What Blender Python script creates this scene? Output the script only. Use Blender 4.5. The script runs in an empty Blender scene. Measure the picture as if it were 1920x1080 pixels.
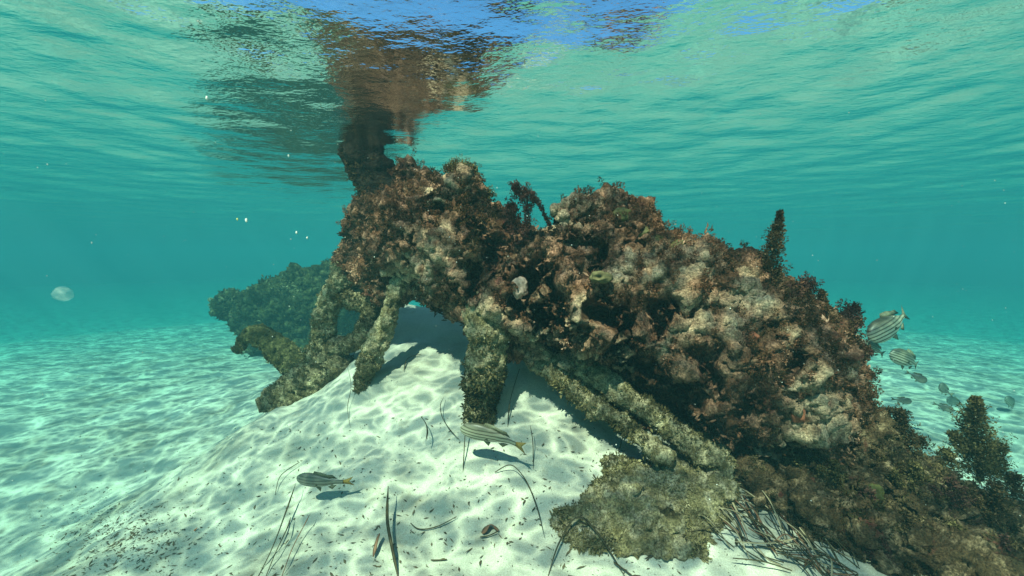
import bpy, bmesh, math, random
import numpy as np
from mathutils import Vector, Matrix

random.seed(7)
rng = np.random.default_rng(11)
scn = bpy.context.scene
C = scn.collection

# ------------------------------------------------------------------ camera, world, sun, exposure
FPX = 800.0                                   # focal length in pixels of a 1920 wide frame
PITCH = math.atan(70.0 / FPX)
cam_d = bpy.data.cameras.new("camera")
cam_d.sensor_width = 36.0
cam_d.lens = 36.0 * FPX / 1920.0
cam_d.clip_start = 0.02
cam_d.clip_end = 500.0
cam = bpy.data.objects.new("camera", cam_d)
C.objects.link(cam)
cam.location = (0, 0, 0)
cam.rotation_euler = (math.radians(90) - PITCH, 0, 0)
scn.camera = cam

SUN_EL = 54.0
SUN_AZ = -157.0                               # clockwise from +Y; the sun stands behind the camera to the left
sd = Vector((math.sin(math.radians(SUN_AZ)) * math.cos(math.radians(SUN_EL)),
             math.cos(math.radians(SUN_AZ)) * math.cos(math.radians(SUN_EL)),
             math.sin(math.radians(SUN_EL))))
w = bpy.data.worlds.new("World")
scn.world = w
w.use_nodes = True
wn = w.node_tree.nodes
sky = wn.new("ShaderNodeTexSky")
sky.sky_type = 'NISHITA'
sky.sun_disc = False
sky.ozone_density = 1.0
sky.dust_density = 0.0
sky.sun_elevation = math.radians(SUN_EL)
sky.sun_rotation = math.radians(SUN_AZ)
bg = wn["Background"]
bg.inputs["Strength"].default_value = 0.11
w.node_tree.links.new(sky.outputs[0], bg.inputs["Color"])

sl = bpy.data.lights.new("sun", 'SUN')
sl.energy = 5.0
sl.angle = math.radians(0.5)
sl.color = (1.0, 0.95, 0.86)
so = bpy.data.objects.new("sun", sl)
C.objects.link(so)
so.rotation_euler = sd.to_track_quat('Z', 'Y').to_euler()
so.location = sd * 20

scn.view_settings.view_transform = 'Standard'
scn.view_settings.look = 'None'
scn.view_settings.gamma = 1.0
scn.view_settings.use_curve_mapping = False
scn.view_settings.exposure = 0.58
cy = scn.cycles
cy.max_bounces = 6
cy.diffuse_bounces = 2
cy.glossy_bounces = 3
cy.transmission_bounces = 2
cy.volume_bounces = 1
cy.transparent_max_bounces = 12
cy.sample_clamp_indirect = 4.0
cy.blur_glossy = 0.3

SURF = 0.35                                   # height of the water surface above the camera

# ------------------------------------------------------------------ small helpers
def P(px, py, Y):
    """point at depth Y (metres in front of the camera) behind a photo pixel"""
    a = (px - 960.0) / FPX
    b = (540.0 - py) / FPX
    dx, dy, dz = a, math.cos(PITCH) + b * math.sin(PITCH), -math.sin(PITCH) + b * math.cos(PITCH)
    k = Y / dy
    return Vector((dx * k, Y, dz * k))

def D(px, Y):
    """the middle of the log bows towards the camera"""
    return Y - float(np.interp(px, [770, 850, 1040, 1250, 1420, 1540], [0, .20, .21, .13, .05, 0]))

def R(rpx, Y):
    return rpx / FPX * Y

def _hash(ix, iy, iz, seed):
    h = (ix.astype(np.uint32) * np.uint32(374761393) + iy.astype(np.uint32) * np.uint32(668265263)
         + iz.astype(np.uint32) * np.uint32(2147483647) + np.uint32(seed) * np.uint32(974711))
    h = (h ^ (h >> np.uint32(13))) * np.uint32(1274126177)
    h = (h ^ (h >> np.uint32(16))) * np.uint32(2246822519)
    h = h ^ (h >> np.uint32(13))
    return (h & np.uint32(0xFFFFFF)).astype(np.float64) / float(0x1000000)

def vnoise(p, seed=0):
    i = np.floor(p).astype(np.int64)
    f = p - i
    u = f * f * f * (f * (f * 6 - 15) + 10)
    out = np.zeros(len(p))
    for dx in (0, 1):
        wx = u[:, 0] if dx else 1 - u[:, 0]
        for dy in (0, 1):
            wy = u[:, 1] if dy else 1 - u[:, 1]
            for dz in (0, 1):
                wz = u[:, 2] if dz else 1 - u[:, 2]
                out += wx * wy * wz * _hash(i[:, 0] + dx, i[:, 1] + dy, i[:, 2] + dz, seed)
    return out * 2 - 1

def fbm(p, seed=0, octs=4, gain=0.5):
    a, s, t = 1.0, 1.0, np.zeros(len(p))
    for k in range(octs):
        t += a * vnoise(p * s + 17.3 * k, seed + k)
        a *= gain
        s *= 2.03
    return t

def worley(p, seed=0):
    i = np.floor(p).astype(np.int64)
    best = np.full(len(p), 9.0)
    for dx in (-1, 0, 1):
        for dy in (-1, 0, 1):
            for dz in (-1, 0, 1):
                c = i + np.array([dx, dy, dz])
                q = np.stack([_hash(c[:, 0], c[:, 1], c[:, 2], seed + s) for s in (1, 2, 3)], 1) + c
                best = np.minimum(best, ((q - p) ** 2).sum(1))
    return np.sqrt(best)

def link(name, me, mat, parent=None, loc=None, smooth=True):
    o = bpy.data.objects.new(name, me)
    C.objects.link(o)
    if mat:
        for m in (mat if isinstance(mat, (list, tuple)) else [mat]):
            me.materials.append(m)
    if parent:
        o.parent = parent
    if loc is not None:
        o.location = loc
    if smooth:
        me.polygons.foreach_set("use_smooth", np.ones(len(me.polygons), dtype=bool))
    return o

def tag(o, label=None, cat=None, group=None, kind=None):
    if label: o["label"] = label
    if cat: o["category"] = cat
    if group: o["group"] = group
    if kind: o["kind"] = kind
    return o

def empty(name, loc):
    o = bpy.data.objects.new(name, None)
    o.empty_display_size = 0.05
    C.objects.link(o)
    o.location = loc
    return o

def mesh_np(name, verts, quads):
    me = bpy.data.meshes.new(name)
    verts = np.asarray(verts, dtype=np.float32)
    quads = np.asarray(quads, dtype=np.int32)
    n = quads.shape[1]
    me.vertices.add(len(verts))
    me.vertices.foreach_set("co", verts.ravel())
    me.loops.add(quads.size)
    me.loops.foreach_set("vertex_index", quads.ravel())
    me.polygons.add(len(quads))
    me.polygons.foreach_set("loop_start", np.arange(0, quads.size, n, dtype=np.int32))
    me.polygons.foreach_set("loop_total", np.full(len(quads), n, dtype=np.int32))
    me.update(calc_edges=True)
    me.validate()
    return me

# ------------------------------------------------------------------ materials
def new_mat(name):
    m = bpy.data.materials.new(name)
    m.use_nodes = True
    nt = m.node_tree
    b = nt.nodes["Principled BSDF"]
    return m, nt, b

def nd(nt, typ, **kw):
    n = nt.nodes.new(typ)
    for k, v in kw.items():
        if hasattr(n, k) and k not in n.inputs:
            setattr(n, k, v)
        else:
            n.inputs[k].default_value = v
    return n

def ramp(nt, fac, stops, interp='LINEAR'):
    r = nt.nodes.new("ShaderNodeValToRGB")
    r.color_ramp.interpolation = interp
    e = r.color_ramp.elements
    while len(e) < len(stops):
        e.new(0.5)
    for k, (p, c) in enumerate(stops):
        e[k].position = p
        e[k].color = (*c, 1) if len(c) == 3 else c
    nt.links.new(fac, r.inputs["Fac"])
    return r

def mixc(nt, fac, a, b, mode='MIX'):
    m = nt.nodes.new("ShaderNodeMix")
    m.data_type = 'RGBA'
    m.blend_type = mode
    for sock, v in ((m.inputs[0], fac), (m.inputs[6], a), (m.inputs[7], b)):
        if hasattr(v, "links") or hasattr(v, "is_linked"):
            nt.links.new(v, sock)
        elif isinstance(v, (int, float)):
            sock.default_value = v
        else:
            sock.default_value = (*v, 1)
    return m.outputs[2]

def growth_material(name, base, patch, crust, accent, scale=1.0, crust_amt=0.5, bump=0.02):
    """encrusted wood: dark algae film, coloured patches, pale crust and a few bright specks"""
    m, nt, b = new_mat(name)
    L = nt.links.new
    g = nt.nodes.new("ShaderNodeNewGeometry")
    pos = g.outputs["Position"]
    def noise(sc, det=5, rough=0.6, dist=0.0):
        n = nd(nt, "ShaderNodeTexNoise")
        n.inputs["Scale"].default_value = sc * scale
        n.inputs["Detail"].default_value = det
        n.inputs["Roughness"].default_value = rough
        n.inputs["Distortion"].default_value = dist
        L(pos, n.inputs["Vector"])
        return n.outputs["Fac"]
    c = ramp(nt, noise(9, 6, 0.65), [(0.38, base), (0.62, patch)]).outputs[0]
    f = ramp(nt, noise(26, 7, 0.7, 0.4), [(1 - crust_amt - 0.06, (0, 0, 0)), (1 - crust_amt + 0.12, (1, 1, 1))]).outputs[0]
    c = mixc(nt, f, c, crust)
    f2 = ramp(nt, noise(17, 5, 0.6, 0.6), [(0.62, (0, 0, 0)), (0.70, (1, 1, 1))]).outputs[0]
    c = mixc(nt, f2, c, accent)
    ca = nt.nodes.new("ShaderNodeAttribute")
    ca.attribute_name = "crust"
    c = mixc(nt, ca.outputs["Fac"], c, tuple(min(.75, k * 1.55) for k in crust))
    v = nd(nt, "ShaderNodeTexNoise")
    v.inputs["Scale"].default_value = 240 * scale
    v.inputs["Detail"].default_value = 3
    L(pos, v.inputs["Vector"])
    s = ramp(nt, v.outputs["Fac"], [(0.3, (0.35, 0.35, 0.35)), (0.7, (1.5, 1.5, 1.5))]).outputs[0]
    c = mixc(nt, 1.0, c, s, 'MULTIPLY')
    L(c, b.inputs["Base Color"])
    b.inputs["Roughness"].default_value = 0.9
    b.inputs["Specular IOR Level"].default_value = 0.15
    bn = nd(nt, "ShaderNodeTexNoise")
    bn.inputs["Scale"].default_value = 110 * scale
    bn.inputs["Detail"].default_value = 6
    bn.inputs["Roughness"].default_value = 0.7
    L(pos, bn.inputs["Vector"])
    bp = nd(nt, "ShaderNodeBump")
    bp.inputs["Strength"].default_value = 1.0
    bp.inputs["Distance"].default_value = bump
    L(bn.outputs["Fac"], bp.inputs["Height"])
    L(bp.outputs[0], b.inputs["Normal"])
    return m

def tint_material(name, stops, rough=0.8, trans=0.0):
    """leaf material: colour picked along a ramp by a value stored per leaf"""
    m, nt, b = new_mat(name)
    a = nt.nodes.new("ShaderNodeAttribute")
    a.attribute_name = "tint"
    r = ramp(nt, a.outputs["Fac"], stops)
    nt.links.new(r.outputs[0], b.inputs["Base Color"])
    b.inputs["Roughness"].default_value = rough
    b.inputs["Specular IOR Level"].default_value = 0.15
    if trans:
        t = nt.nodes.new("ShaderNodeBsdfTranslucent")
        nt.links.new(r.outputs[0], t.inputs["Color"])
        mx = nt.nodes.new("ShaderNodeMixShader")
        mx.inputs[0].default_value = trans
        out = nt.nodes["Material Output"]
        nt.links.new(b.outputs[0], mx.inputs[1])
        nt.links.new(t.outputs[0], mx.inputs[2])
        nt.links.new(mx.outputs[0], out.inputs["Surface"])
    return m

def plain(name, col, rough=0.7, spec=0.2, var=0.25, scale=60):
    m, nt, b = new_mat(name)
    tc = nt.nodes.new("ShaderNodeTexCoord")
    n = nd(nt, "ShaderNodeTexNoise")
    n.inputs["Scale"].default_value = scale
    n.inputs["Detail"].default_value = 5
    nt.links.new(tc.outputs["Object"], n.inputs["Vector"])
    lo = tuple(c * (1 - var) for c in col)
    hi = tuple(min(1, c * (1 + var)) for c in col)
    r = ramp(nt, n.outputs["Fac"], [(0.3, lo), (0.7, hi)])
    nt.links.new(r.outputs[0], b.inputs["Base Color"])
    b.inputs["Roughness"].default_value = rough
    b.inputs["Specular IOR Level"].default_value = spec
    bp = nd(nt, "ShaderNodeBump")
    bp.inputs["Strength"].default_value = 0.5
    bp.inputs["Distance"].default_value = 0.004
    nt.links.new(n.outputs["Fac"], bp.inputs["Height"])
    nt.links.new(bp.outputs[0], b.inputs["Normal"])
    return m

# ------------------------------------------------------------------ the seabed
def polar_grid(r0, r1, ratio, seg):
    n = int(math.log(r1 / r0) / math.log(ratio)) + 1
    r = r0 * ratio ** np.arange(n + 1)
    a = np.linspace(0, 2 * math.pi, seg, endpoint=False)
    rr, aa = np.meshgrid(r, a, indexing='ij')
    x = (rr * np.cos(aa)).ravel()
    y = (rr * np.sin(aa)).ravel()
    i, j = np.meshgrid(np.arange(n), np.arange(seg), indexing='ij')
    j2 = (j + 1) % seg
    q = np.stack([i * seg + j, (i + 1) * seg + j, (i + 1) * seg + j2, i * seg + j2], -1).reshape(-1, 4)
    return x, y, rr.ravel(), q

sand_pts = [(960, 1080, .80), (640, 1080, .85), (300, 1080, 1.02), (0, 1080, 1.36), (1300, 1080, .78), (1600, 1080, .75),
            (1920, 1080, .75), (1000, 900, 1.0), (1150, 805, 1.10), (800, 850, 1.15), (680, 722, 1.45), (560, 900, 1.25),
            (611, 712, 1.75), (500, 778, 1.62), (744, 566, 2.0), (850, 585, 2.0), (900, 625, 1.7), (1010, 740, 1.22), (960, 690, 1.31), (1060, 748, 1.15), (1110, 785, 1.11), (1030, 680, 1.34), (905, 775, 1.17),
            (950, 570, 2.15), (1150, 640, 1.75), (1350, 760, 1.4), (1500, 860, 1.1),
            (1900, 880, 2.3), (1700, 800, 2.5), (1650, 700, 3.6), (0, 700, 4.2), (300, 750, 3.1), (300, 900, 1.75),
            (100, 1000, 1.62), (450, 640, 6.6), (480, 720, 3.1), (430, 830, 2.0), (0, 850, 2.35), (600, 690, 3.2), (1750, 1000, 1.05)]
ctrl = [tuple(P(*s)) for s in sand_pts]
ctrl += [(-0.4, 3.1, -1.05), (0.6, 3.0, -1.05), (1.6, 3.2, -1.15), (0.3, 0.1, -0.6), (-0.6, 0.1, -0.75), (1.2, 0.2, -0.62),
         (-1.9, 0.2, -1.1), (2.6, 1.2, -1.1), (2.6, 0.0, -0.9), (0, -1.5, -0.8), (0, -5, -1.2)]
for k in range(14):
    t = 2 * math.pi * k / 14
    ctrl.append((9 * math.cos(t), 9 * math.sin(t) + 1, -1.5))
    ctrl.append((26 * math.cos(t + .2), 26 * math.sin(t + .2) + 1, -2.7))
ctrl = np.array(ctrl)
_d = np.sqrt(((ctrl[:, None, :2] - ctrl[None, :, :2]) ** 2).sum(-1) + 0.08 ** 2)
_n = len(ctrl)
_A = np.zeros((_n + 1, _n + 1))
_A[:_n, :_n] = -_d - np.eye(_n) * -0.02
_A[:_n, _n] = 1
_A[_n, :_n] = 1
_w = np.linalg.solve(_A, np.append(ctrl[:, 2], 0))

def ground_z(x, y, detail=True):
    x = np.atleast_1d(np.asarray(x, float))
    y = np.atleast_1d(np.asarray(y, float))
    z = np.full(len(x), _w[_n])
    for k in range(_n):
        z += _w[k] * -np.sqrt((x - ctrl[k, 0]) ** 2 + (y - ctrl[k, 1]) ** 2 + 0.08 ** 2)
    far = np.clip((np.hypot(x, y) - 12) / 14, 0, 1)
    z = z * (1 - far) - 2.6 * far
    if detail:
        p = np.stack([x, y, 0 * x], 1)
        near = np.exp(-np.hypot(x, y) / 6)
        z = z + 0.016 * fbm(p * np.array([5.0, 7.0, 1]), 3, 3) + 0.0045 * fbm(p * 30, 9, 3) * near
        t = x * 0.55 + y * 0.9 + 0.12 * vnoise(p * 3, 21)
        z = z + 0.006 * np.sin(t * 42) * (0.5 + 0.5 * vnoise(p * 2.2, 5)) * near
    return z

_gx = np.arange(-9, 9.001, 0.025)
_X, _Y = np.meshgrid(_gx, _gx, indexing='ij')
_Z = ground_z(_X.ravel(), _Y.ravel()).reshape(_X.shape)

def gz_fast(x, y):
    """height of the sand from a table"""
    if abs(x) > 8.9 or abs(y) > 8.9:
        return -1.6
    u, v_ = (x + 9) / 0.025, (y + 9) / 0.025
    i, j = int(u), int(v_)
    u -= i
    v_ -= j
    return ((_Z[i, j] * (1 - u) + _Z[i + 1, j] * u) * (1 - v_) + (_Z[i, j + 1] * (1 - u) + _Z[i + 1, j + 1] * u) * v_)

def G(px, py, lift=0.0):
    """where the ray through a photo pixel meets the sand"""
    a = P(px, py, 1.0)
    lo, hi = 0.3, None
    prev = 0.3
    for Y in np.geomspace(0.3, 40, 400):
        q = a * Y
        if q.z < gz_fast(q.x, q.y):
            hi = Y
            break
        prev = Y
    if hi is None:
        hi = 40
    for _ in range(18):
        mid = 0.5 * (prev + hi)
        q = a * mid
        if q.z < gz_fast(q.x, q.y):
            hi = mid
        else:
            prev = mid
    q = a * hi
    q.z += lift
    return q

sand, nt, b = new_mat("sand")
L = nt.links.new
g = nt.nodes.new("ShaderNodeNewGeometry")
n1 = nd(nt, "ShaderNodeTexNoise", Scale=3.0, Detail=6.0, Roughness=0.65)
n2 = nd(nt, "ShaderNodeTexNoise", Scale=420.0, Detail=2.0)
n3 = nd(nt, "ShaderNodeTexNoise", Scale=38.0, Detail=6.0, Roughness=0.75)
n4 = nd(nt, "ShaderNodeTexNoise", Scale=2.1, Detail=3.0)
for n in (n1, n2, n3, n4):
    L(g.outputs["Position"], n.inputs["Vector"])
c = ramp(nt, n1.outputs["Fac"], [(0.28, (0.29, 0.27, 0.21)), (0.48, (0.45, 0.435, 0.36)), (0.7, (0.55, 0.535, 0.45))]).outputs[0]
gr = ramp(nt, n2.outputs["Fac"], [(0.3, (0.75, 0.74, 0.72)), (0.7, (1.12, 1.12, 1.12))]).outputs[0]
c = mixc(nt, 1.0, c, gr, 'MULTIPLY')
sp = ramp(nt, n3.outputs["Fac"], [(0.66, (0, 0, 0)), (0.76, (1, 1, 1))]).outputs[0]
sp2 = ramp(nt, n4.outputs["Fac"], [(0.42, (0, 0, 0)), (0.68, (0.85, 0.85, 0.85))]).outputs[0]
c = mixc(nt, mixc(nt, 1.0, sp, sp2, 'MULTIPLY'), c, (0.13, 0.11, 0.075))
n5 = nd(nt, "ShaderNodeTexNoise", Scale=8.5, Detail=7.0, Roughness=0.7)
L(g.outputs["Position"], n5.inputs["Vector"])
st = ramp(nt, n5.outputs["Fac"], [(0.56, (0, 0, 0)), (0.72, (0.6, 0.6, 0.6))]).outputs[0]
c = mixc(nt, st, c, (0.24, 0.19, 0.12))
L(c, b.inputs["Base Color"])
b.inputs["Roughness"].default_value = 0.95
b.inputs["Specular IOR Level"].default_value = 0.1
bp = nd(nt, "ShaderNodeBump")
bp.inputs["Strength"].default_value = 0.6
bp.inputs["Distance"].default_value = 0.006
nb = nd(nt, "ShaderNodeTexNoise", Scale=70.0, Detail=7.0, Roughness=0.7)
L(g.outputs["Position"], nb.inputs["Vector"])
L(nb.outputs["Fac"], bp.inputs["Height"])
L(bp.outputs[0], b.inputs["Normal"])

x, y, rr, q = polar_grid(0.15, 46.0, 1.0105, 620)
z = ground_z(x, y)
v = np.stack([x, y, z], 1)
cen = len(v)
v = np.vstack([v, [[0, 0, ground_z(0, 0)[0]]]])
seabed = link("seabed", mesh_np("seabed", v, q), sand)
tag(seabed, "pale rippled sand seabed rising to a mound under the sunken tree", "seabed", kind="structure")

# ------------------------------------------------------------------ the water surface
wat, nt, b = new_mat("water_surface")
nt.nodes.remove(b)
L = nt.links.new
out = nt.nodes["Material Output"]
g = nt.nodes.new("ShaderNodeNewGeometry")
# caustics painted into the pane's transparency: more light passes along a warped cell net
mp = nd(nt, "ShaderNodeMapping")
mp.inputs["Rotation"].default_value = (0, 0, math.radians(24))
mp.inputs["Scale"].default_value = (0.8, 1.25, 0.0)
L(g.outputs["Position"], mp.inputs["Vector"])
def warp(vec, scale, amt):
    n = nd(nt, "ShaderNodeTexNoise", Scale=scale, Detail=2.0)
    L(vec, n.inputs["Vector"])
    s = nt.nodes.new("ShaderNodeVectorMath"); s.operation = 'SUBTRACT'
    L(n.outputs["Color"], s.inputs[0]); s.inputs[1].default_value = (.5, .5, .5)
    k = nt.nodes.new("ShaderNodeVectorMath"); k.operation = 'SCALE'
    L(s.outputs[0], k.inputs[0]); k.inputs["Scale"].default_value = amt
    a = nt.nodes.new("ShaderNodeVectorMath"); a.operation = 'ADD'
    L(vec, a.inputs[0]); L(k.outputs[0], a.inputs[1])
    return a.outputs[0]
def net(vec, scale, width, power):
    v = nd(nt, "ShaderNodeTexVoronoi")
    v.feature = 'DISTANCE_TO_EDGE'
    v.inputs["Scale"].default_value = scale
    L(vec, v.inputs["Vector"])
    d = nt.nodes.new("ShaderNodeMath"); d.operation = 'DIVIDE'; d.use_clamp = True
    L(v.outputs["Distance"], d.inputs[0]); d.inputs[1].default_value = width
    i = nt.nodes.new("ShaderNodeMath"); i.operation = 'SUBTRACT'
    i.inputs[0].default_value = 1.0; L(d.outputs[0], i.inputs[1])
    p = nt.nodes.new("ShaderNodeMath"); p.operation = 'POWER'
    L(i.outputs[0], p.inputs[0]); p.inputs[1].default_value = power
    return p.outputs[0]
def mth(op, a, bb):
    m = nt.nodes.new("ShaderNodeMath"); m.operation = op
    for k, vv in enumerate((a, bb)):
        if isinstance(vv, (int, float)): m.inputs[k].default_value = vv
        else: L(vv, m.inputs[k])
    return m.outputs[0]
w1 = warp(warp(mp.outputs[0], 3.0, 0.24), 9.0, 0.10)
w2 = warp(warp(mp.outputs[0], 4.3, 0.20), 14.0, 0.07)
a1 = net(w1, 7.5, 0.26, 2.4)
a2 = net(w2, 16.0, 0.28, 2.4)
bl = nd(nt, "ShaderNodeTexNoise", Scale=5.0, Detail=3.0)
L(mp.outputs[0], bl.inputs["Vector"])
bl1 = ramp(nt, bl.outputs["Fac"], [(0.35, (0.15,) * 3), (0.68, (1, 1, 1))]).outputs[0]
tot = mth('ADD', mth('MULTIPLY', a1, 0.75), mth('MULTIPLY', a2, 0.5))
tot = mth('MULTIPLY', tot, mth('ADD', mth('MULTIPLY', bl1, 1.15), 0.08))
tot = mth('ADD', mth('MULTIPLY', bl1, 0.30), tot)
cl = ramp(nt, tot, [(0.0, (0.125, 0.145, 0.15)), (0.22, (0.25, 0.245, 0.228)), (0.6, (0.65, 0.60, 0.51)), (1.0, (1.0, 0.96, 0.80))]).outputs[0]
cl = mixc(nt, 1.0, cl, (1.66, 1.70, 1.62), 'MULTIPLY')  # pushes the painted caustic lines above full transmission
# at slanting angles the painted net yields to an added sky-blue tint
lwt = nd(nt, "ShaderNodeLayerWeight", Blend=0.5)
slant = ramp(nt, lwt.outputs["Facing"], [(0.32, (0, 0, 0)), (0.48, (1, 1, 1))]).outputs[0]
cl = mixc(nt, slant, cl, (0.66, 1.20, 1.40))  # painted tint: brightens and blues the sky coming through
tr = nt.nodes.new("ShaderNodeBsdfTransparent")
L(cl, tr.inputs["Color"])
gl = nd(nt, "ShaderNodeBsdfGlossy", Roughness=0.0)
gl.inputs["Color"].default_value = (0.97, 0.98, 0.98, 1)
rp = nd(nt, "ShaderNodeTexNoise", Scale=15.0, Detail=4.0, Roughness=0.58)
mp2 = nd(nt, "ShaderNodeMapping")
mp2.inputs["Rotation"].default_value = (0, 0, math.radians(20))
mp2.inputs["Scale"].default_value = (0.9, 1.2, 1.0)
L(g.outputs["Position"], mp2.inputs["Vector"])
L(mp2.outputs[0], rp.inputs["Vector"])
bp = nd(nt, "ShaderNodeBump")
bp.inputs["Strength"].default_value = 1.0
bp.inputs["Distance"].default_value = 0.0042
L(rp.outputs["Fac"], bp.inputs["Height"])
fr = nd(nt, "ShaderNodeFresnel", IOR=1.122)
L(bp.outputs[0], fr.inputs["Normal"])
L(bp.outputs[0], gl.inputs["Normal"])
mx = nt.nodes.new("ShaderNodeMixShader")
L(fr.outputs[0], mx.inputs[0])
L(tr.outputs[0], mx.inputs[1])
L(gl.outputs[0], mx.inputs[2])
L(mx.outputs[0], out.inputs["Surface"])

x, y, rr, q = polar_grid(0.06, 46.0, 1.011, 640)
z = np.full(len(x), SURF)
wr = random.Random(5)
for k in range(34):
    lam = 0.09 * (1.5 / 0.09) ** (k / 33)
    ang = wr.uniform(0, 6.283) if lam < .3 else math.radians(60 + wr.gauss(0, 60))
    ph = wr.uniform(0, 6.28)
    slope = 0.013 if lam < 0.1 else (0.014 if lam < .4 else .006)
    kx, ky = math.cos(ang) * 2 * math.pi / lam, math.sin(ang) * 2 * math.pi / lam
    fade = np.clip((lam / (rr * 0.011) - 3) / 4, 0, 1)
    z += fade * slope * lam / (2 * math.pi) * np.sin(kx * x + ky * y + ph + 0.8 * np.sin(0.37 * kx * y - 0.29 * ky * x))
v = np.stack([x, y, z], 1)
surface = link("water_surface", mesh_np("water_surface", v, q), wat)
tag(surface, "rippled underside of the sea surface mirroring the sand with blue sky breaking through", "water surface", kind="structure")

# ------------------------------------------------------------------ blobs -> encrusted meshes
_bm = bmesh.new()
bmesh.ops.create_icosphere(_bm, subdivisions=2, radius=1.0)
_bm.verts.ensure_lookup_table()
ICO_V = np.array([vv.co[:] for vv in _bm.verts])
ICO_F = np.array([[vv.index for vv in f.verts] for f in _bm.faces])
_bm.free()

class Blobs:
    def __init__(self, seed=1):
        self.s = []
        self.r = random.Random(seed)
    def ball(self, p, r, squash=(1, 1, 1)):
        self.s.append((Vector(p), r, squash))
    def chain(self, pts, lumps=0.0, jit=0.10, lump_r=(0.2, 0.42)):
        """pts: (px, py, Y, radius in px)"""
        w = [(P(a, bb, Y), R(rp, Y)) for a, bb, Y, rp in pts]
        for (p0, r0), (p1, r1) in zip(w[:-1], w[1:]):
            n = max(2, int((p1 - p0).length / (0.3 * min(r0, r1))) + 1)
            for k in range(n):
                t = k / (n - 1)
                p = p0.lerp(p1, t)
                r = r0 + (r1 - r0) * t
                p = p + Vector([self.r.gauss(0, jit * r) for _ in range(3)])
                rr_ = r * (1 + self.r.uniform(-jit, jit))
                self.ball(p, rr_)
                if self.r.random() < lumps:
                    d = Vector([self.r.gauss(0, 1) for _ in range(3)]).normalized()
                    self.ball(p + d * rr_ * 0.88, rr_ * self.r.uniform(*lump_r))
    def mesh(self, voxel, smooth=3, sub=0):
        V, F, o = [], [], 0
        for p, r, sq in self.s:
            V.append(ICO_V * r * np.array(sq) + np.array(p))
            F.append(ICO_F + o)
            o += len(ICO_V)
        me = mesh_np("tmp", np.vstack(V), np.vstack(F))
        ob = bpy.data.objects.new("tmp", me)
        C.objects.link(ob)
        m = ob.modifiers.new("r", 'REMESH'); m.mode = 'VOXEL'; m.voxel_size = voxel
        m = ob.modifiers.new("s", 'SMOOTH'); m.iterations = smooth; m.factor = 0.5
        if sub:
            m = ob.modifiers.new("d", 'SUBSURF'); m.levels = sub; m.render_levels = sub
        dg = bpy.context.evaluated_depsgraph_get()
        ev = bpy.data.meshes.new_from_object(ob.evaluated_get(dg))
        bpy.data.objects.remove(ob)
        bpy.data.meshes.remove(me)
        return ev

def co_no(me):
    n = len(me.vertices)
    co = np.empty(n * 3, dtype=np.float32); me.vertices.foreach_get("co", co)
    no = np.empty(n * 3, dtype=np.float32); me.vertices.foreach_get("normal", no)
    return co.reshape(-1, 3).astype(float), no.reshape(-1, 3).astype(float)

def set_co(me, co):
    me.vertices.foreach_set("co", co.astype(np.float32).ravel())
    me.update()

def encrust(me, big=0.03, mid=0.018, small=0.007, seed=3, holes=()):
    co, no = co_no(me)
    d = big * fbm(co * 7, seed, 3)
    for hp, hr, depth in holes:
        dist2 = ((co - np.array(hp)) ** 2).sum(1)
        d -= depth * np.exp(-dist2 / (hr * hr))
    set_co(me, co + no * d[:, None])
    co, no = co_no(me)
    wl = worley(co * 17 + 0.4 * np.stack([vnoise(co * 20, seed + 31), vnoise(co * 20, seed + 32), vnoise(co * 20, seed + 33)], 1), seed + 5)
    d = mid * (1 - np.clip(wl, 0, 1)) ** 1.3 * (0.5 + 0.8 * np.clip(0.5 + vnoise(co * 6, seed + 8), 0, 1.3)) - 0.3 * mid
    set_co(me, co + no * d[:, None])
    co, no = co_no(me)
    w2_ = worley(co * 48, seed + 15)
    d = small * (1 - np.clip(w2_, 0, 1)) + small * 0.9 * fbm(co * 70, seed + 12, 3, 0.65)
    set_co(me, co + no * d[:, None])
    return me

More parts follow.
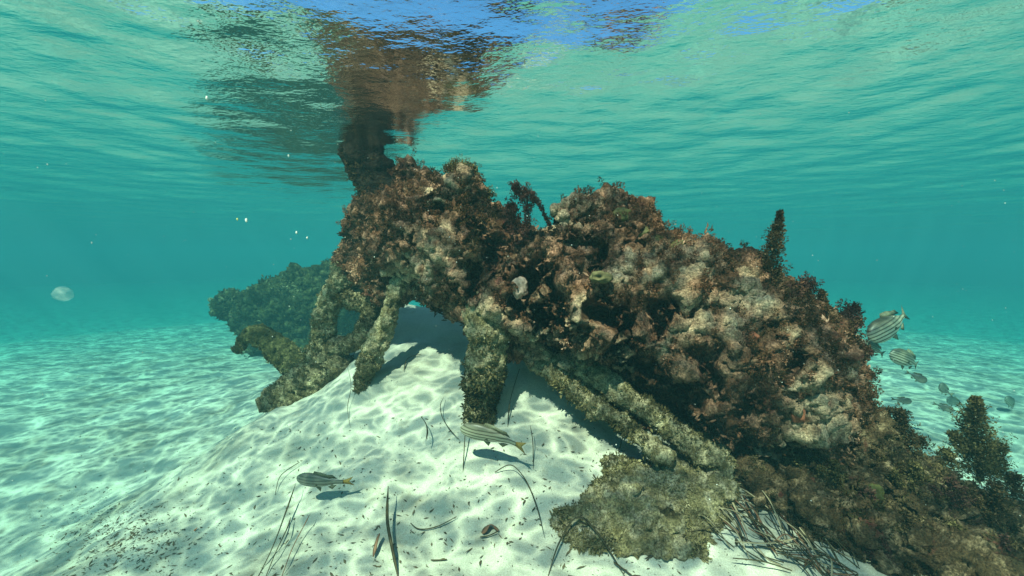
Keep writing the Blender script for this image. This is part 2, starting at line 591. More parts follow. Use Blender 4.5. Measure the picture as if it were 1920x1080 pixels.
def tufts(me, n, leaves=6, size=(0.006, 0.016), width=0.45, seed=1, spread=0.9, mask_scale=7.0, mask_lo=-0.2, up_bias=0.3, tint_noise=5.0, ok=None):
    """little leafy algae fronds rooted on a mesh; returns verts, quads, tint per vertex"""
    g_ = np.random.default_rng(seed)
    co, no = co_no(me)
    idx = g_.integers(0, len(co), n * 2)
    if ok is not None:
        idx = idx[ok[idx]]
    mk = fbm(co[idx] * mask_scale, seed + 40, 3)
    idx = idx[mk > mask_lo + g_.uniform(-.25, .25, len(idx))][:n]
    n = len(idx)
    p0 = np.repeat(co[idx], leaves, 0)
    nn = np.repeat(no[idx], leaves, 0)
    tn = np.clip(0.5 + 0.45 * fbm(co[idx] * tint_noise, seed + 60, 3) + g_.normal(0, .13, n), 0, 1)
    sz = np.repeat(g_.uniform(size[0], size[1], n) * (0.6 + 0.8 * np.clip(0.5 + vnoise(co[idx] * 11, seed + 3), 0, 1.2)), leaves)
    m = n * leaves
    d = nn + g_.normal(0, spread, (m, 3)) * 0.8 + np.array([0, 0, up_bias])
    d /= np.linalg.norm(d, axis=1)[:, None]
    flip = (d * nn).sum(1) < 0
    d[flip] -= 2 * ((d * nn).sum(1)[:, None] * nn)[flip]
    s = np.cross(d, g_.normal(0, 1, (m, 3)))
    s /= np.linalg.norm(s, axis=1)[:, None] + 1e-9
    b_ = np.cross(d, s)
    ln = sz * g_.uniform(.6, 1.3, m)
    wd = ln * width * g_.uniform(.5, 1.2, m)
    st = p0 - nn * 0.003 + g_.normal(0, .25, (m, 3)) * sz[:, None]
    A = st
    B = st + d * (ln * .55)[:, None] + s * (wd * .5)[:, None] + b_ * (ln * .12)[:, None]
    T = st + d * ln[:, None]
    D = st + d * (ln * .55)[:, None] - s * (wd * .5)[:, None] + b_ * (ln * .12)[:, None]
    V = np.stack([A, B, T, D], 1).reshape(-1, 3)
    Q = np.arange(m * 4).reshape(-1, 4)
    tint = np.repeat(np.clip(np.repeat(tn, leaves) + g_.normal(0, .06, m), 0, 1), 4)
    return V, Q, tint

def leaf_object(name, parts, mat, parent=None, origin=(0, 0, 0)):
    V, Q, Tn, o = [], [], [], 0
    for v_, q_, t_ in parts:
        V.append(v_); Q.append(q_ + o); Tn.append(t_); o += len(v_)
    me = mesh_np(name, np.vstack(V) - np.array(origin), np.vstack(Q))
    at = me.attributes.new("tint", 'FLOAT', 'POINT')
    at.data.foreach_set("value", np.concatenate(Tn).astype(np.float32))
    return link(name, me, mat, parent, smooth=False)

def shift(me, origin):
    me.transform(Matrix.Translation(-Vector(origin)))
    return me

def frond_cloud(path, rads, n, size, seed, width=.55, droop=.2):
    """whorls of small leaflets round a stem path"""
    g_ = np.random.default_rng(seed)
    path = np.array([p[:] for p in path]); rads = np.array(rads)
    t = g_.uniform(0, len(path) - 1.001, n) if len(path) > 1 else np.zeros(n)
    i = t.astype(int); f = (t - i)[:, None]
    c_ = path[i] * (1 - f) + path[i + 1] * f
    r_ = rads[i] * (1 - f[:, 0]) + rads[i + 1] * f[:, 0]
    ax = path[i + 1] - path[i]
    ax /= np.linalg.norm(ax, axis=1)[:, None]
    d = g_.normal(0, 1, (n, 3))
    d -= (d * ax).sum(1)[:, None] * ax
    d /= np.linalg.norm(d, axis=1)[:, None]
    lump = 0.72 + 0.5 * vnoise(np.stack([t * 3.1, np.arctan2(d[:, 1], d[:, 0]) * 1.6, d[:, 2] * 2], 1), seed)
    rad = r_ * np.sqrt(g_.uniform(.02, 1, n)) * np.clip(lump, .3, 1.15)
    st = c_ + d * rad[:, None]
    dd = d + ax * g_.uniform(.0, 1.0, (n, 1)) + g_.normal(0, .5, (n, 3))
    dd /= np.linalg.norm(dd, axis=1)[:, None]
    s = np.cross(dd, g_.normal(0, 1, (n, 3))); s /= np.linalg.norm(s, axis=1)[:, None]
    b_ = np.cross(dd, s)
    ln = size * g_.uniform(.5, 1.3, n)
    wd = ln * width * g_.uniform(.6, 1.2, n)
    A = st
    B = st + dd * (ln * .6)[:, None] + s * (wd * .5)[:, None] + b_ * (ln * .15)[:, None]
    T = st + dd * ln[:, None]
    D = st + dd * (ln * .6)[:, None] - s * (wd * .5)[:, None] + b_ * (ln * .15)[:, None]
    V = np.stack([A, B, T, D], 1).reshape(-1, 3)
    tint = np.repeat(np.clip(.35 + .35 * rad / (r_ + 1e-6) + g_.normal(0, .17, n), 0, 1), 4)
    return V, np.arange(4 * n).reshape(-1, 4), tint

# materials of the growth
M_log = growth_material("encrusted_wood", (0.042, 0.024, 0.011), (0.19, 0.084, 0.044), (0.64, 0.345, 0.225), (0.20, 0.062, 0.042), crust_amt=0.46)
M_olive = growth_material("olive_encrusted_wood", (0.070, 0.056, 0.026), (0.17, 0.13, 0.062), (0.50, 0.40, 0.24), (0.10, 0.07, 0.03), crust_amt=0.50)
M_tan = growth_material("tan_encrusted_wood", (0.11, 0.09, 0.042), (0.25, 0.20, 0.095), (0.58, 0.48, 0.30), (0.13, 0.10, 0.045), crust_amt=0.52)
M_bark = growth_material("waterlogged_bark", (0.020, 0.016, 0.011), (0.040, 0.030, 0.020), (0.09, 0.075, 0.055), (0.03, 0.02, 0.015), crust_amt=0.36)
M_moss = growth_material("mossy_stone", (0.20, 0.16, 0.075), (0.37, 0.30, 0.16), (0.64, 0.53, 0.37), (0.09, 0.07, 0.03), crust_amt=0.47)
M_far = growth_material("weedy_log", (0.036, 0.034, 0.014), (0.09, 0.082, 0.028), (0.20, 0.17, 0.07), (0.06, 0.05, 0.02), crust_amt=0.46)
M_turf = tint_material("algae_turf", [(0.0, (0.022, 0.016, 0.007)), (0.35, (0.070, 0.044, 0.016)), (0.6, (0.20, 0.086, 0.046)), (0.82, (0.42, 0.21, 0.125)), (1.0, (0.70, 0.42, 0.29))], trans=0.25)
M_turf_olive = tint_material("olive_algae_turf", [(0.0, (0.042, 0.036, 0.015)), (0.4, (0.11, 0.090, 0.038)), (0.75, (0.24, 0.19, 0.085)), (1.0, (0.48, 0.39, 0.22))], trans=0.25)
M_weed = tint_material("brown_seaweed", [(0.0, (0.024, 0.017, 0.008)), (0.5, (0.075, 0.050, 0.022)), (1.0, (0.20, 0.13, 0.07))], trans=0.3)
M_weed_green = tint_material("olive_seaweed", [(0.0, (0.036, 0.030, 0.010)), (0.5, (0.12, 0.092, 0.034)), (1.0, (0.28, 0.21, 0.095))], trans=0.3)
M_weed_red = tint_material("maroon_seaweed", [(0.0, (0.03, 0.016, 0.012)), (0.5, (0.085, 0.036, 0.028)), (1.0, (0.17, 0.085, 0.065))], trans=0.3)
M_stem = plain("seaweed_stem", (0.035, 0.028, 0.014))

# ------------------------------------------------------------------ the sunken tree
tree_at = G(905, 775)
tree = empty("sunken_tree", tree_at)
tag(tree, "huge fallen tree crusted with brown and pink algae, rising from right foreground to the surface", "sunken tree")

lb = Blobs(3)
def lchain(pts, **k):
    lb.chain([(a, b_, D(a, Y), r * .94) for a, b_, Y, r in pts], **k)
lchain([(752, 440, 1.58, 66), (800, 430, 1.55, 92), (868, 460, 1.50, 92), (950, 520, 1.43, 86), (1020, 525, 1.38, 100),
          (1100, 520, 1.32, 128), (1200, 575, 1.24, 120), (1300, 630, 1.17, 122), (1390, 680, 1.10, 124), (1470, 708, 1.05, 112),
          (1515, 722, 1.02, 84)], lumps=0.8, jit=.07)
lchain([(860, 380, 1.47, 50), (860, 362, 1.45, 44), (850, 470, 1.42, 58)], lumps=.5)
lchain([(890, 392, 1.50, 30), (905, 450, 1.45, 38)], lumps=.5)
lchain([(762, 332, 1.52, 22), (770, 380, 1.52, 40), (770, 470, 1.5, 60)], lumps=.5)
lchain([(800, 340, 1.52, 26), (810, 380, 1.5, 40)], lumps=.4)
lchain([(694, 395, 1.62, 34), (686, 450, 1.65, 38), (664, 490, 1.68, 30), (735, 500, 1.58, 50)], lumps=.7)
lb.chain([(800, 520, 1.46, 40), (870, 560, 1.38, 40), (960, 600, 1.26, 44), (1040, 635, 1.18, 34), (1100, 650, 1.12, 32)], lumps=.6)
lchain([(1062, 408, 1.31, 32), (1090, 400, 1.30, 40), (1150, 420, 1.26, 48), (1210, 468, 1.20, 46)], lumps=.6)
lchain([(1260, 500, 1.17, 46), (1360, 550, 1.10, 56), (1440, 590, 1.05, 54), (1515, 622, 1.02, 44), (1548, 655, 1.0, 40)], lumps=.8)
lchain([(1440, 780, 1.0, 66), (1515, 780, .99, 56), (1550, 755, 1.0, 40)], lumps=.9)
lchain([(1420, 820, .99, 36), (1530, 815, .98, 40)], lumps=.6)
lchain([(1330, 760, 1.06, 52), (1380, 800, 1.02, 44)], lumps=.7)
lchain([(1130, 600, 1.18, 40), (1150, 650, 1.16, 34)], lumps=.5)
lchain([(960, 560, 1.33, 36), (1090, 570, 1.22, 36)], lumps=.5)
lb.chain([(1100, 690, 1.24, 36), (1200, 740, 1.18, 44), (1300, 800, 1.12, 46), (1400, 860, 1.06, 46)], lumps=.5)
log_me = lb.mesh(0.0085, smooth=2, sub=1)
encrust(log_me, .026, .028, .013, 3)

def to_px(co):
    f_ = co[:, 1] * math.cos(PITCH) - co[:, 2] * math.sin(PITCH)
    u_ = co[:, 1] * math.sin(PITCH) + co[:, 2] * math.cos(PITCH)
    return 960 + FPX * co[:, 0] / f_, 540 - FPX * u_ / f_

# hollows eaten into the wood and pale crusts grown on it, on the side that faces the open sand
hollows = [(1200, 720, 40, .20), (1270, 778, 42, .20), (1340, 835, 42, .18), (1420, 880, 46, .16), (1010, 560, 42, .18), (1045, 605, 30, .14), (1150, 590, 36, .18), (1165, 690, 32, .18), (1245, 590, 26, .09), (930, 480, 26, .10),
           (885, 520, 22, .07), (1235, 745, 34, .13), (1370, 835, 34, .12), (1480, 690, 24, .07), (1330, 705, 26, .08), (955, 420, 18, .07),
           (1490, 865, 40, .12), (1085, 455, 22, .06), (905, 440, 16, .06), (1620, 850, 30, .07), (1110, 470, 20, .05), (1300, 800, 30, .12),
           (1430, 900, 40, .1), (1560, 940, 36, .08), (985, 395, 14, .05), (800, 400, 16, .05), (1075, 620, 20, .07), (1400, 740, 22, .06)]
crusts = [(818, 468, 30), (842, 495, 26), (1334, 608, 38), (1018, 648, 30), (1110, 600, 24), (1300, 500, 40), (1055, 412, 18), (1555, 790, 46),
          (1450, 838, 22), (872, 345, 22), (1090, 370, 26), (1120, 560, 22), (1400, 560, 34), (1280, 560, 26), (1000, 590, 20), (950, 610, 24),
          (1540, 720, 34), (1600, 700, 24), (1480, 640, 22), (780, 520, 24), (800, 370, 14), (1180, 500, 22), (1250, 640, 18), (1060, 690, 22),
          (1640, 900, 22), (1500, 820, 24), (1180, 660, 20), (1240, 520, 22), (905, 575, 24), (1110, 690, 20)]
co, no = co_no(log_me)
pxs, pys = to_px(co)
face = np.clip(-(no * co).sum(1) / np.linalg.norm(co, axis=1) + .15, 0, 1) ** .5
wob = 8 * vnoise(co * 25, 71)
wpx = pxs + 30 * vnoise(co * 10, 91) + 12 * vnoise(co * 28, 93)
wpy = pys + 30 * vnoise(co * 10, 92) + 12 * vnoise(co * 28, 94)
dep = np.zeros(len(co))
for hx, hy, hr_, hd in hollows:
    dep = np.maximum(dep, hd * np.exp(-(((np.hypot((wpx - hx), (wpy - hy) * .8) + wob) / hr_) ** 2) ** 1.4) * face)
cr = np.zeros(len(co))
for hx, hy, hr_ in crusts:
    cr = np.maximum(cr, np.exp(-(((np.hypot((wpx - hx) * .8, wpy - hy) + 2.0 * wob) / hr_) ** 2)))
cr = np.clip(cr * (.75 + .9 * fbm(co * 40, 75, 3)) + .25 * np.clip(fbm(co * 16, 78, 4) - .25, 0, 1), 0, 1) * (dep < .02)
away = co / np.linalg.norm(co, axis=1)[:, None]
set_co(log_me, co + away * dep[:, None] - no * (-.006 * cr)[:, None])
at = log_me.attributes.new("crust", 'FLOAT', 'POINT')
at.data.foreach_set("value", cr.astype(np.float32))
free = (cr < .3) & (dep < .03)
turf_parts = [tufts(log_me, 50000, 5, (.003, .0075), .4, 2, mask_lo=-.05, ok=free),
              tufts(log_me, 3500, 8, (.006, .015), .4, 3, mask_scale=9, mask_lo=.15, tint_noise=4, ok=free)]
# bushy tufts standing off the wood
bg_ = np.random.default_rng(77)
co, no = co_no(log_me)
pick = bg_.permutation(len(co))
pick = pick[(free[pick]) & (no[pick, 2] > -.35) & (co[pick, 1] < 1.75)]
pick = pick[fbm(co[pick] * 6, 55, 3) > bg_.uniform(-.3, .5, len(pick))][:1700]

def bushes(idx, seed):
    for k in idx:
        h = bg_.uniform(.010, .030)
        d_ = Vector(no[k]) + Vector((0, 0, .6)) + Vector(bg_.normal(0, .35, 3))
        d_.normalize()
        p0 = Vector(co[k])
        r_ = h * bg_.uniform(.28, .5)
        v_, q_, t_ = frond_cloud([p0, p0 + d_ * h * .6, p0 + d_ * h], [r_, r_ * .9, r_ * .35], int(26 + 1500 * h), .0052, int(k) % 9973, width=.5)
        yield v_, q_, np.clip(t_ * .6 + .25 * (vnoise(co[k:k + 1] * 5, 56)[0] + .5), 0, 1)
turf_parts += list(bushes(pick, 1))
log_o = link("log", shift(log_me, tree_at), M_log, tree)

# the root end that runs down to the right foreground
rt = Blobs(6)
def rchain(pts, **k):
    rt.chain([(a, b_, D(a, Y), r * .94) for a, b_, Y, r in pts], **k)
rchain([(1450, 870, 1.04, 60), (1580, 890, .98, 72), (1700, 965, .94, 74), (1840, 1035, .90, 80), (1990, 1110, .88, 96), (2150, 1190, .86, 110)], lumps=.9, jit=.08)
rchain([(1590, 800, 1.02, 34), (1660, 860, .98, 34), (1750, 920, .95, 36), (1860, 970, .92, 38), (1990, 1020, .9, 42)], lumps=.7)
rchain([(1490, 930, .94, 40), (1580, 985, .86, 52), (1680, 1040, .80, 62), (1790, 1085, .77, 72), (1940, 1140, .75, 90)], lumps=.9)
rchain([(1420, 890, 1.03, 40), (1520, 930, .98, 50)], lumps=.7)
rchain([(1515, 745, 1.02, 38), (1575, 820, 1.0, 34), (1650, 882, .98, 32), (1740, 930, .95, 34)], lumps=.8)
root_me = rt.mesh(0.0085, smooth=2, sub=1)
encrust(root_me, .030, .028, .013, 43)
root_parts = [tufts(root_me, 22000, 5, (.003, .0085), .4, 44, mask_lo=-.1)]
co, no = co_no(root_me)
pick = bg_.permutation(len(co))
pick = pick[no[pick, 2] > -.35]
pick = pick[fbm(co[pick] * 6, 57, 3) > bg_.uniform(-.4, .4, len(pick))][:700]
root_parts += list(bushes(pick, 2))
link("root", shift(root_me, tree_at), growth_material("root_crust", (0.036, 0.028, 0.012), (0.13, 0.078, 0.040), (0.48, 0.33, 0.20), (0.18, 0.058, 0.040), crust_amt=0.44), tree)
leaf_object("root_turf", root_parts, tint_material("root_turf", [(0, (0.022, 0.018, 0.007)), (.4, (0.075, 0.058, 0.022)), (.75, (0.19, 0.125, 0.062)), (1, (0.46, 0.33, 0.20))], trans=.25), tree, tree_at)["kind"] = "stuff"

tb = Blobs(4)
tb.chain([(600, 150, 1.62, 30), (650, 240, 1.58, 30), (684, 305, 1.56, 31), (718, 360, 1.55, 35), (750, 410, 1.55, 42)], lumps=.25, jit=.06, lump_r=(.3, .4))
trunk_me = tb.mesh(0.008, 2, 1)
encrust(trunk_me, .012, .012, .006, 8)
trunk_parts = [tufts(trunk_me, 2500, 4, (.005, .010), .45, 12)]
link("trunk", shift(trunk_me, tree_at), M_bark, tree)
leaf_object("bark_turf", trunk_parts, M_weed, tree, tree_at)["kind"] = "stuff"

def branch(pts, mat, seed, lumps=.5, label=None, n=2500, turf=None, jit=.08, big=.012, mid=.016, sub=1):
    bb = Blobs(seed)
    bb.chain(pts, lumps=lumps, jit=jit)
    me = bb.mesh(0.0075, 2, sub)
    encrust(me, big, mid, .006, seed)
    (turf_parts if turf is None else turf).append(tufts(me, n, 5, (.004, .010), .5, seed, mask_lo=-.1))
    o = link("branch", shift(me, tree_at), mat, tree)
    if label: o["label"] = label
    return o
olive_parts = []
branch([(748, 530, 1.44, 20), (726, 595, 1.43, 17), (704, 655, 1.43, 16), (686, 702, 1.44, 12), (676, 728, 1.45, 7)], M_tan, 21, .35, "short tapering olive stub standing on the sand", 2600, olive_parts)
branch([(665, 480, 1.68, 32), (632, 540, 1.70, 22), (612, 600, 1.72, 21), (596, 660, 1.74, 23), (580, 720, 1.76, 24)], M_tan, 22, .6, "long leg that runs down behind the mound", 2600, olive_parts)
branch([(630, 555, 1.71, 15), (662, 558, 1.68, 18), (700, 568, 1.64, 17), (692, 610, 1.64, 14), (672, 640, 1.67, 16), (636, 648, 1.71, 16), (610, 690, 1.74, 24)], M_olive, 23, .5, None, 2000, olive_parts)
branch([(640, 690, 1.72, 26), (590, 715, 1.74, 36), (548, 735, 1.76, 34), (505, 758, 1.76, 22)], M_olive, 24, .7, None, 1800, olive_parts)
branch([(918, 590, 1.15, 38), (914, 650, 1.15, 33), (910, 700, 1.16, 34), (903, 748, 1.18, 31), (897, 792, 1.19, 27)], M_tan, 25, .4, "thick stump leg standing on the sand", 2600, olive_parts)
branch([(1000, 668, 1.20, 17), (1060, 712, 1.11, 15), (1130, 765, 1.03, 15), (1215, 832, .96, 15), (1250, 862, .93, 15)], M_tan, 26, .1, "lower and thinner of two parallel limbs under the log", 1500, olive_parts, jit=.04)
branch([(1080, 688, 1.10, 19), (1125, 712, 1.06, 21), (1200, 762, 1.01, 21), (1300, 830, .97, 22), (1350, 872, .95, 24)], M_tan, 27, .1, "upper and thicker of two parallel limbs under the log", 2000, olive_parts, jit=.04)
branch([(590, 720, 1.90, 24), (556, 688, 1.98, 22), (520, 650, 2.08, 20), (486, 626, 2.15, 18), (460, 630, 2.2, 13), (447, 657, 2.2, 7)], M_far, 28, .3, "curved branch bending down at its tip", 1500, olive_parts)
leaf_object("algae_turf", turf_parts, M_turf, tree, tree_at)["kind"] = "stuff"
leaf_object("olive_turf", olive_parts, M_turf_olive, tree, tree_at)["kind"] = "stuff"

# ------------------------------------------------------------------ the far log
fb = Blobs(9)
fb.chain([(462, 588, 5.05, 34), (500, 580, 5.05, 46), (560, 570, 4.98, 54), (620, 565, 4.91, 58), (690, 560, 4.91, 52)], lumps=.8, jit=.1)
fb.chain([(438, 578, 5.05, 22), (446, 560, 5.05, 18)], lumps=.3)
fb.chain([(470, 615, 5.05, 26), (540, 640, 4.91, 34), (620, 640, 4.77, 44)], lumps=.7)
far_me = fb.mesh(0.03, 2, 1)
encrust(far_me, .08, .08, .025, 5)
far_at = P(560, 665, 4.95)
far_at.z = float(ground_z(far_at.x, far_at.y)[0])
far = empty("sunken_log", far_at)
tag(far, "hazy green weed covered log lying on the seabed behind the tree", "log")
fparts = [tufts(far_me, 6000, 5, (.014, .04), .5, 5)]
link("log", shift(far_me, far_at), M_far, far)
leaf_object("algae_turf", fparts, M_turf_olive, far, far_at)["kind"] = "stuff"

# ------------------------------------------------------------------ mossy rock under the log
rb = Blobs(14)
rk = random.Random(15)
for px_ in range(1185, 1345, 18):
    rb.ball(G(px_, 925 + rk.uniform(-6, 6), .012), .052 + rk.uniform(-.008, .006), (1, 1, .95))
for px_ in range(1130, 1330, 18):
    rb.ball(G(px_, 962 + rk.uniform(-8, 8), .0), .050 + rk.uniform(-.008, .008), (1, 1, .8))
for px_ in range(1075, 1310, 16):
    rb.ball(G(px_, 998 + rk.uniform(-12, 12), -.006), .030 + rk.uniform(-.008, .006), (1.2, 1.2, .7))
for gx_, gy_, gr_ in [(1165, 905, .040), (1135, 928, .038), (1105, 945, .034), (1075, 965, .026), (1048, 975, .018), (1150, 880, .026), (1300, 975, .045), (1325, 950, .045)]:
    rb.ball(G(gx_, gy_), gr_, (1.1, 1.1, .85))
rock_me = rb.mesh(0.0075, 3, 1)
encrust(rock_me, .022, .016, .009, 17)
rock_at = G(1230, 1000)
rock = empty("mossy_rock", rock_at)
tag(rock, "low tan rock furred with ragged olive moss on the sand under the log", "rock")
rparts = [tufts(rock_me, 14000, 4, (.003, .009), .4, 18, mask_lo=-.3, up_bias=-.2)]
link("stone", shift(rock_me, rock_at), M_moss, rock)
leaf_object("moss", rparts, tint_material("moss", [(0, (0.08, 0.066, 0.026)), (.5, (0.25, 0.20, 0.09)), (1, (0.52, 0.43, 0.27))], trans=.25), rock, rock_at)["kind"] = "stuff"

# ------------------------------------------------------------------ seaweeds growing on the tree
def tube(name, pts, rads, mat, parent=None, origin=(0, 0, 0), seg=7):
    pts = [Vector(p) - Vector(origin) for p in pts]
    V, Q = [], []
    for k, p in enumerate(pts):
        t = (pts[min(k + 1, len(pts) - 1)] - pts[max(k - 1, 0)]).normalized()
        a = t.orthogonal().normalized()
        b_ = t.cross(a)
        for j in range(seg):
            u = 2 * math.pi * j / seg
            V.append(p + (a * math.cos(u) + b_ * math.sin(u)) * rads[k])
    for k in range(len(pts) - 1):
        for j in range(seg):
            j2 = (j + 1) % seg
            Q.append((k * seg + j, k * seg + j2, (k + 1) * seg + j2, (k + 1) * seg + j))
    return link(name, mesh_np(name, [v_[:] for v_ in V], Q), mat, parent)

def seaweed(label, stems, mat, seed, size=.010, density=1.0, group="seaweeds growing on the sunken tree"):
    """stems: list of lists of (px, py, Y, half width in px)"""
    stems = [[(a, b_, D(a, Y), r) for a, b_, Y, r in st] for st in stems]
    base = P(*stems[0][0][:3])
    o = empty("seaweed", base)
    tag(o, label, "seaweed", group)
    parts = []
    for k, st in enumerate(stems):
        fine = []
        for (a0, b0, Y0, r0), (a1, b1, Y1, r1) in zip(st[:-1], st[1:]):
            for s in range(6):
                t = s / 6
                fine.append((P(a0 + (a1 - a0) * t, b0 + (b1 - b0) * t, Y0 + (Y1 - Y0) * t), R(r0 + (r1 - r0) * t, Y0)))
        fine.append((P(*st[-1][:3]), R(st[-1][3], st[-1][2])))
        path = [p for p, r in fine]
        rads = [r for p, r in fine]
        tube("stem", path, [max(.0014, .12 * r) for r in rads], M_stem, o, base)
        length = sum((path[i + 1] - path[i]).length for i in range(len(path) - 1))
        lf = size * .66
        n = int(density * length * np.mean(rads) / (lf * lf) * 22)
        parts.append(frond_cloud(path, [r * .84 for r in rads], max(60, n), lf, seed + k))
        br = np.random.default_rng(seed * 7 + k)
        for q_ in range(int(10 + 160 * length)):
            t = br.uniform(0, len(path) - 1.01)
            i_ = int(t)
            p0 = path[i_].lerp(path[i_ + 1], t - i_)
            r0 = rads[i_] * (1 - (t - i_)) + rads[i_ + 1] * (t - i_)
            up_ = (path[min(i_ + 1, len(path) - 1)] - path[i_]).normalized()
            d_ = (Vector(br.normal(0, 1, 3)).normalized() + up_ * br.uniform(.2, 1.1)).normalized()
            ln_ = max(.004, r0 * br.uniform(.9, 1.6))
            parts.append(frond_cloud([p0, p0 + d_ * ln_ * .6, p0 + d_ * ln_ + up_ * ln_ * .15], [ln_ * .16, ln_ * .20, ln_ * .07],
                                     int(14 + 900 * ln_), lf * .85, int(br.integers(1, 9999)), width=.5))
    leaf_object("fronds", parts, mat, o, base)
    return o

seaweed("tall dark spire of bushy seaweed on the crest of the log", [[(1447, 550, 1.0, 33), (1444, 520, 1.0, 30), (1450, 470, 1.0, 24), (1457, 435, 1.0, 14), (1463, 396, 1.0, 1.5)]], M_weed, 101, .010, 1.3)
seaweed("dark knotted seaweed tuft on bent stalks between the two humps", [[(985, 445, 1.33, 8), (990, 405, 1.33, 8), (988, 372, 1.33, 18), (974, 354, 1.33, 14), (962, 350, 1.33, 6)], [(1034, 430, 1.32, 2), (1012, 382, 1.32, 3), (990, 360, 1.32, 14)], [(966, 440, 1.33, 18), (962, 400, 1.33, 16), (956, 382, 1.33, 9)]], M_weed_red, 104, .010, 1.2)
seaweed("thin single sprig with a pale tip on the right slope of the log", [[(1378, 508, 1.06, 2), (1384, 492, 1.06, 5), (1387, 478, 1.06, 4)]], M_weed_green, 108, .007, 1.2)
seaweed("low spiky green seaweed on the slope left of the thin sprig", [[(1318, 482, 1.10, 8), (1317, 466, 1.10, 5)], [(1345, 490, 1.10, 7), (1350, 474, 1.10, 4)], [(1330, 486, 1.1, 9), (1332, 474, 1.1, 6)]], M_weed_green, 111, .007, 1.2)
seaweed("maroon bushy seaweed right beside the tall dark spire", [[(1480, 560, .99, 34), (1500, 545, .99, 26), (1522, 526, .99, 9)], [(1460, 560, .98, 26), (1490, 545, .98, 20)]], M_weed_red, 115, .010, 1.3)
seaweed("stubby upright brown seaweed by the white shell", [[(1540, 590, .99, 14), (1542, 568, .99, 9), (1541, 546, .99, 6)]], M_weed, 119, .009, 1.3)
seaweed("branching maroon seaweed on the rounded right end of the log", [[(1560, 620, .98, 40), (1585, 600, .98, 24), (1608, 576, .98, 6)], [(1570, 610, .98, 30), (1596, 604, .98, 12), (1614, 606, .98, 5)], [(1570, 660, .98, 34), (1600, 650, .98, 20), (1628, 660, .98, 7)], [(1580, 690, .98, 26), (1602, 672, .98, 12), (1634, 660, .98, 5)]], M_weed_red, 123, .011, 1.3)
seaweed("short olive seaweed cone at the foot of the log's right end", [[(1616, 790, 1.0, 24), (1618, 755, 1.0, 17), (1622, 724, 1.0, 7)], [(1640, 780, 1.0, 12), (1668, 768, 1.0, 6)]], M_weed, 128, .010, 1.2)
seaweed("narrow brown seaweed cone between the short and the tallest right cones", [[(1705, 860, .97, 34), (1698, 820, .97, 24), (1690, 790, .97, 14), (1686, 768, .97, 8)], [(1720, 840, .97, 18), (1727, 822, .97, 8)]], M_weed, 131, .010, 1.2)
seaweed("tall pyramid seaweed standing against the sand at far right", [[(1838, 900, .98, 52), (1832, 840, .98, 40), (1826, 790, .98, 24), (1830, 745, .98, 7)], [(1822, 850, .98, 22), (1782, 812, .98, 7)], [(1860, 890, .98, 26), (1878, 832, .98, 12)]], M_weed_green, 135, .011, 1.3)
seaweed("rounded olive seaweed cushion left of the tall pyramid seaweed", [[(1762, 880, .96, 30), (1770, 860, .96, 26), (1780, 846, .96, 14)]], M_weed_green, 140, .011, 1.2)
seaweed("low dark seaweed at the right edge beyond the pyramid seaweed", [[(1900, 930, .95, 34), (1902, 905, .95, 18), (1903, 892, .95, 8)]], M_weed, 143, .010, 1.2)
seaweed("small leafy knob of seaweed on the left hump near the trunk", [[(762, 338, 1.49, 14), (758, 318, 1.49, 12), (757, 306, 1.49, 6)]], M_weed_red, 147, .010, 1.2)
seaweed("curly dark seaweed capping the highest hump of the log", [[(835, 318, 1.44, 14), (862, 310, 1.44, 18), (892, 322, 1.44, 14)], [(900, 350, 1.45, 12), (922, 368, 1.45, 10)]], M_weed_green, 150, .009, 1.0)

for k, (px, py, Y, r) in enumerate([(1640, 880, .93, 30), (1716, 912, .90, 32), (1792, 944, .87, 36), (1868, 952, .86, 38), (1566, 900, .92, 24), (1622, 960, .86, 28),
                                    (1700, 1000, .82, 32), (1800, 1030, .79, 36), (1880, 1060, .77, 40), (1740, 1070, .77, 32), (1520, 880, .96, 24), (1660, 1050, .79, 26)]):
    kr = random.Random(400 + k)
    seaweed("brown bushy seaweed clump in the dark lower right mass",
            [[(px + kr.uniform(-8, 8), py + 20, Y, r * .8), (px, py - 4, Y - .01, r * .75), (px + kr.uniform(-12, 12), py - 14 - r * .9, Y - .015, r * .2)],
             [(px - r * .8, py + 16, Y, r * .5), (px - r, py - 12, Y - .01, r * .35), (px - r * 1.2, py - 14 - r * .4, Y - .01, r * .12)]],
            (M_weed, M_weed_green, M_weed_red)[k % 3], 500 + 5 * k, .010, .55, "bushy seaweed clumps in the lower right corner")

# ------------------------------------------------------------------ pads, shells, sponges
def blob_thing(name, label, cat, px, py, Y, rpx, squash, mat, seed, group=None, amp=.18, hole=None):
    if cat in ("algae", "sponge"):
        Y = D(px, Y)
    bm = bmesh.new()
    bmesh.ops.create_icosphere(bm, subdivisions=4, radius=1)
    co = np.array([v_.co[:] for v_ in bm.verts])
    f = 1 + amp * fbm(co * 1.6 + seed * 3.1, seed, 4)
    if hole is not None:
        hd = np.array(hole) / np.linalg.norm(hole)
        ang = np.arccos(np.clip(co @ hd, -1, 1))
        f = f - .62 * np.exp(-(ang / (.55 if name == "oyster_shell" else .28)) ** 2) + .12 * np.exp(-((ang - .5) / .16) ** 2)
    r = R(rpx, Y)
    co = co * f[:, None] * np.array(squash) * r
    for v_, c_ in zip(bm.verts, co):
        v_.co = c_
    me = bpy.data.meshes.new(name)
    bm.to_mesh(me); bm.free()
    o = link(name, me, mat, None, P(px, py, Y))
    return tag(o, label, cat, group)

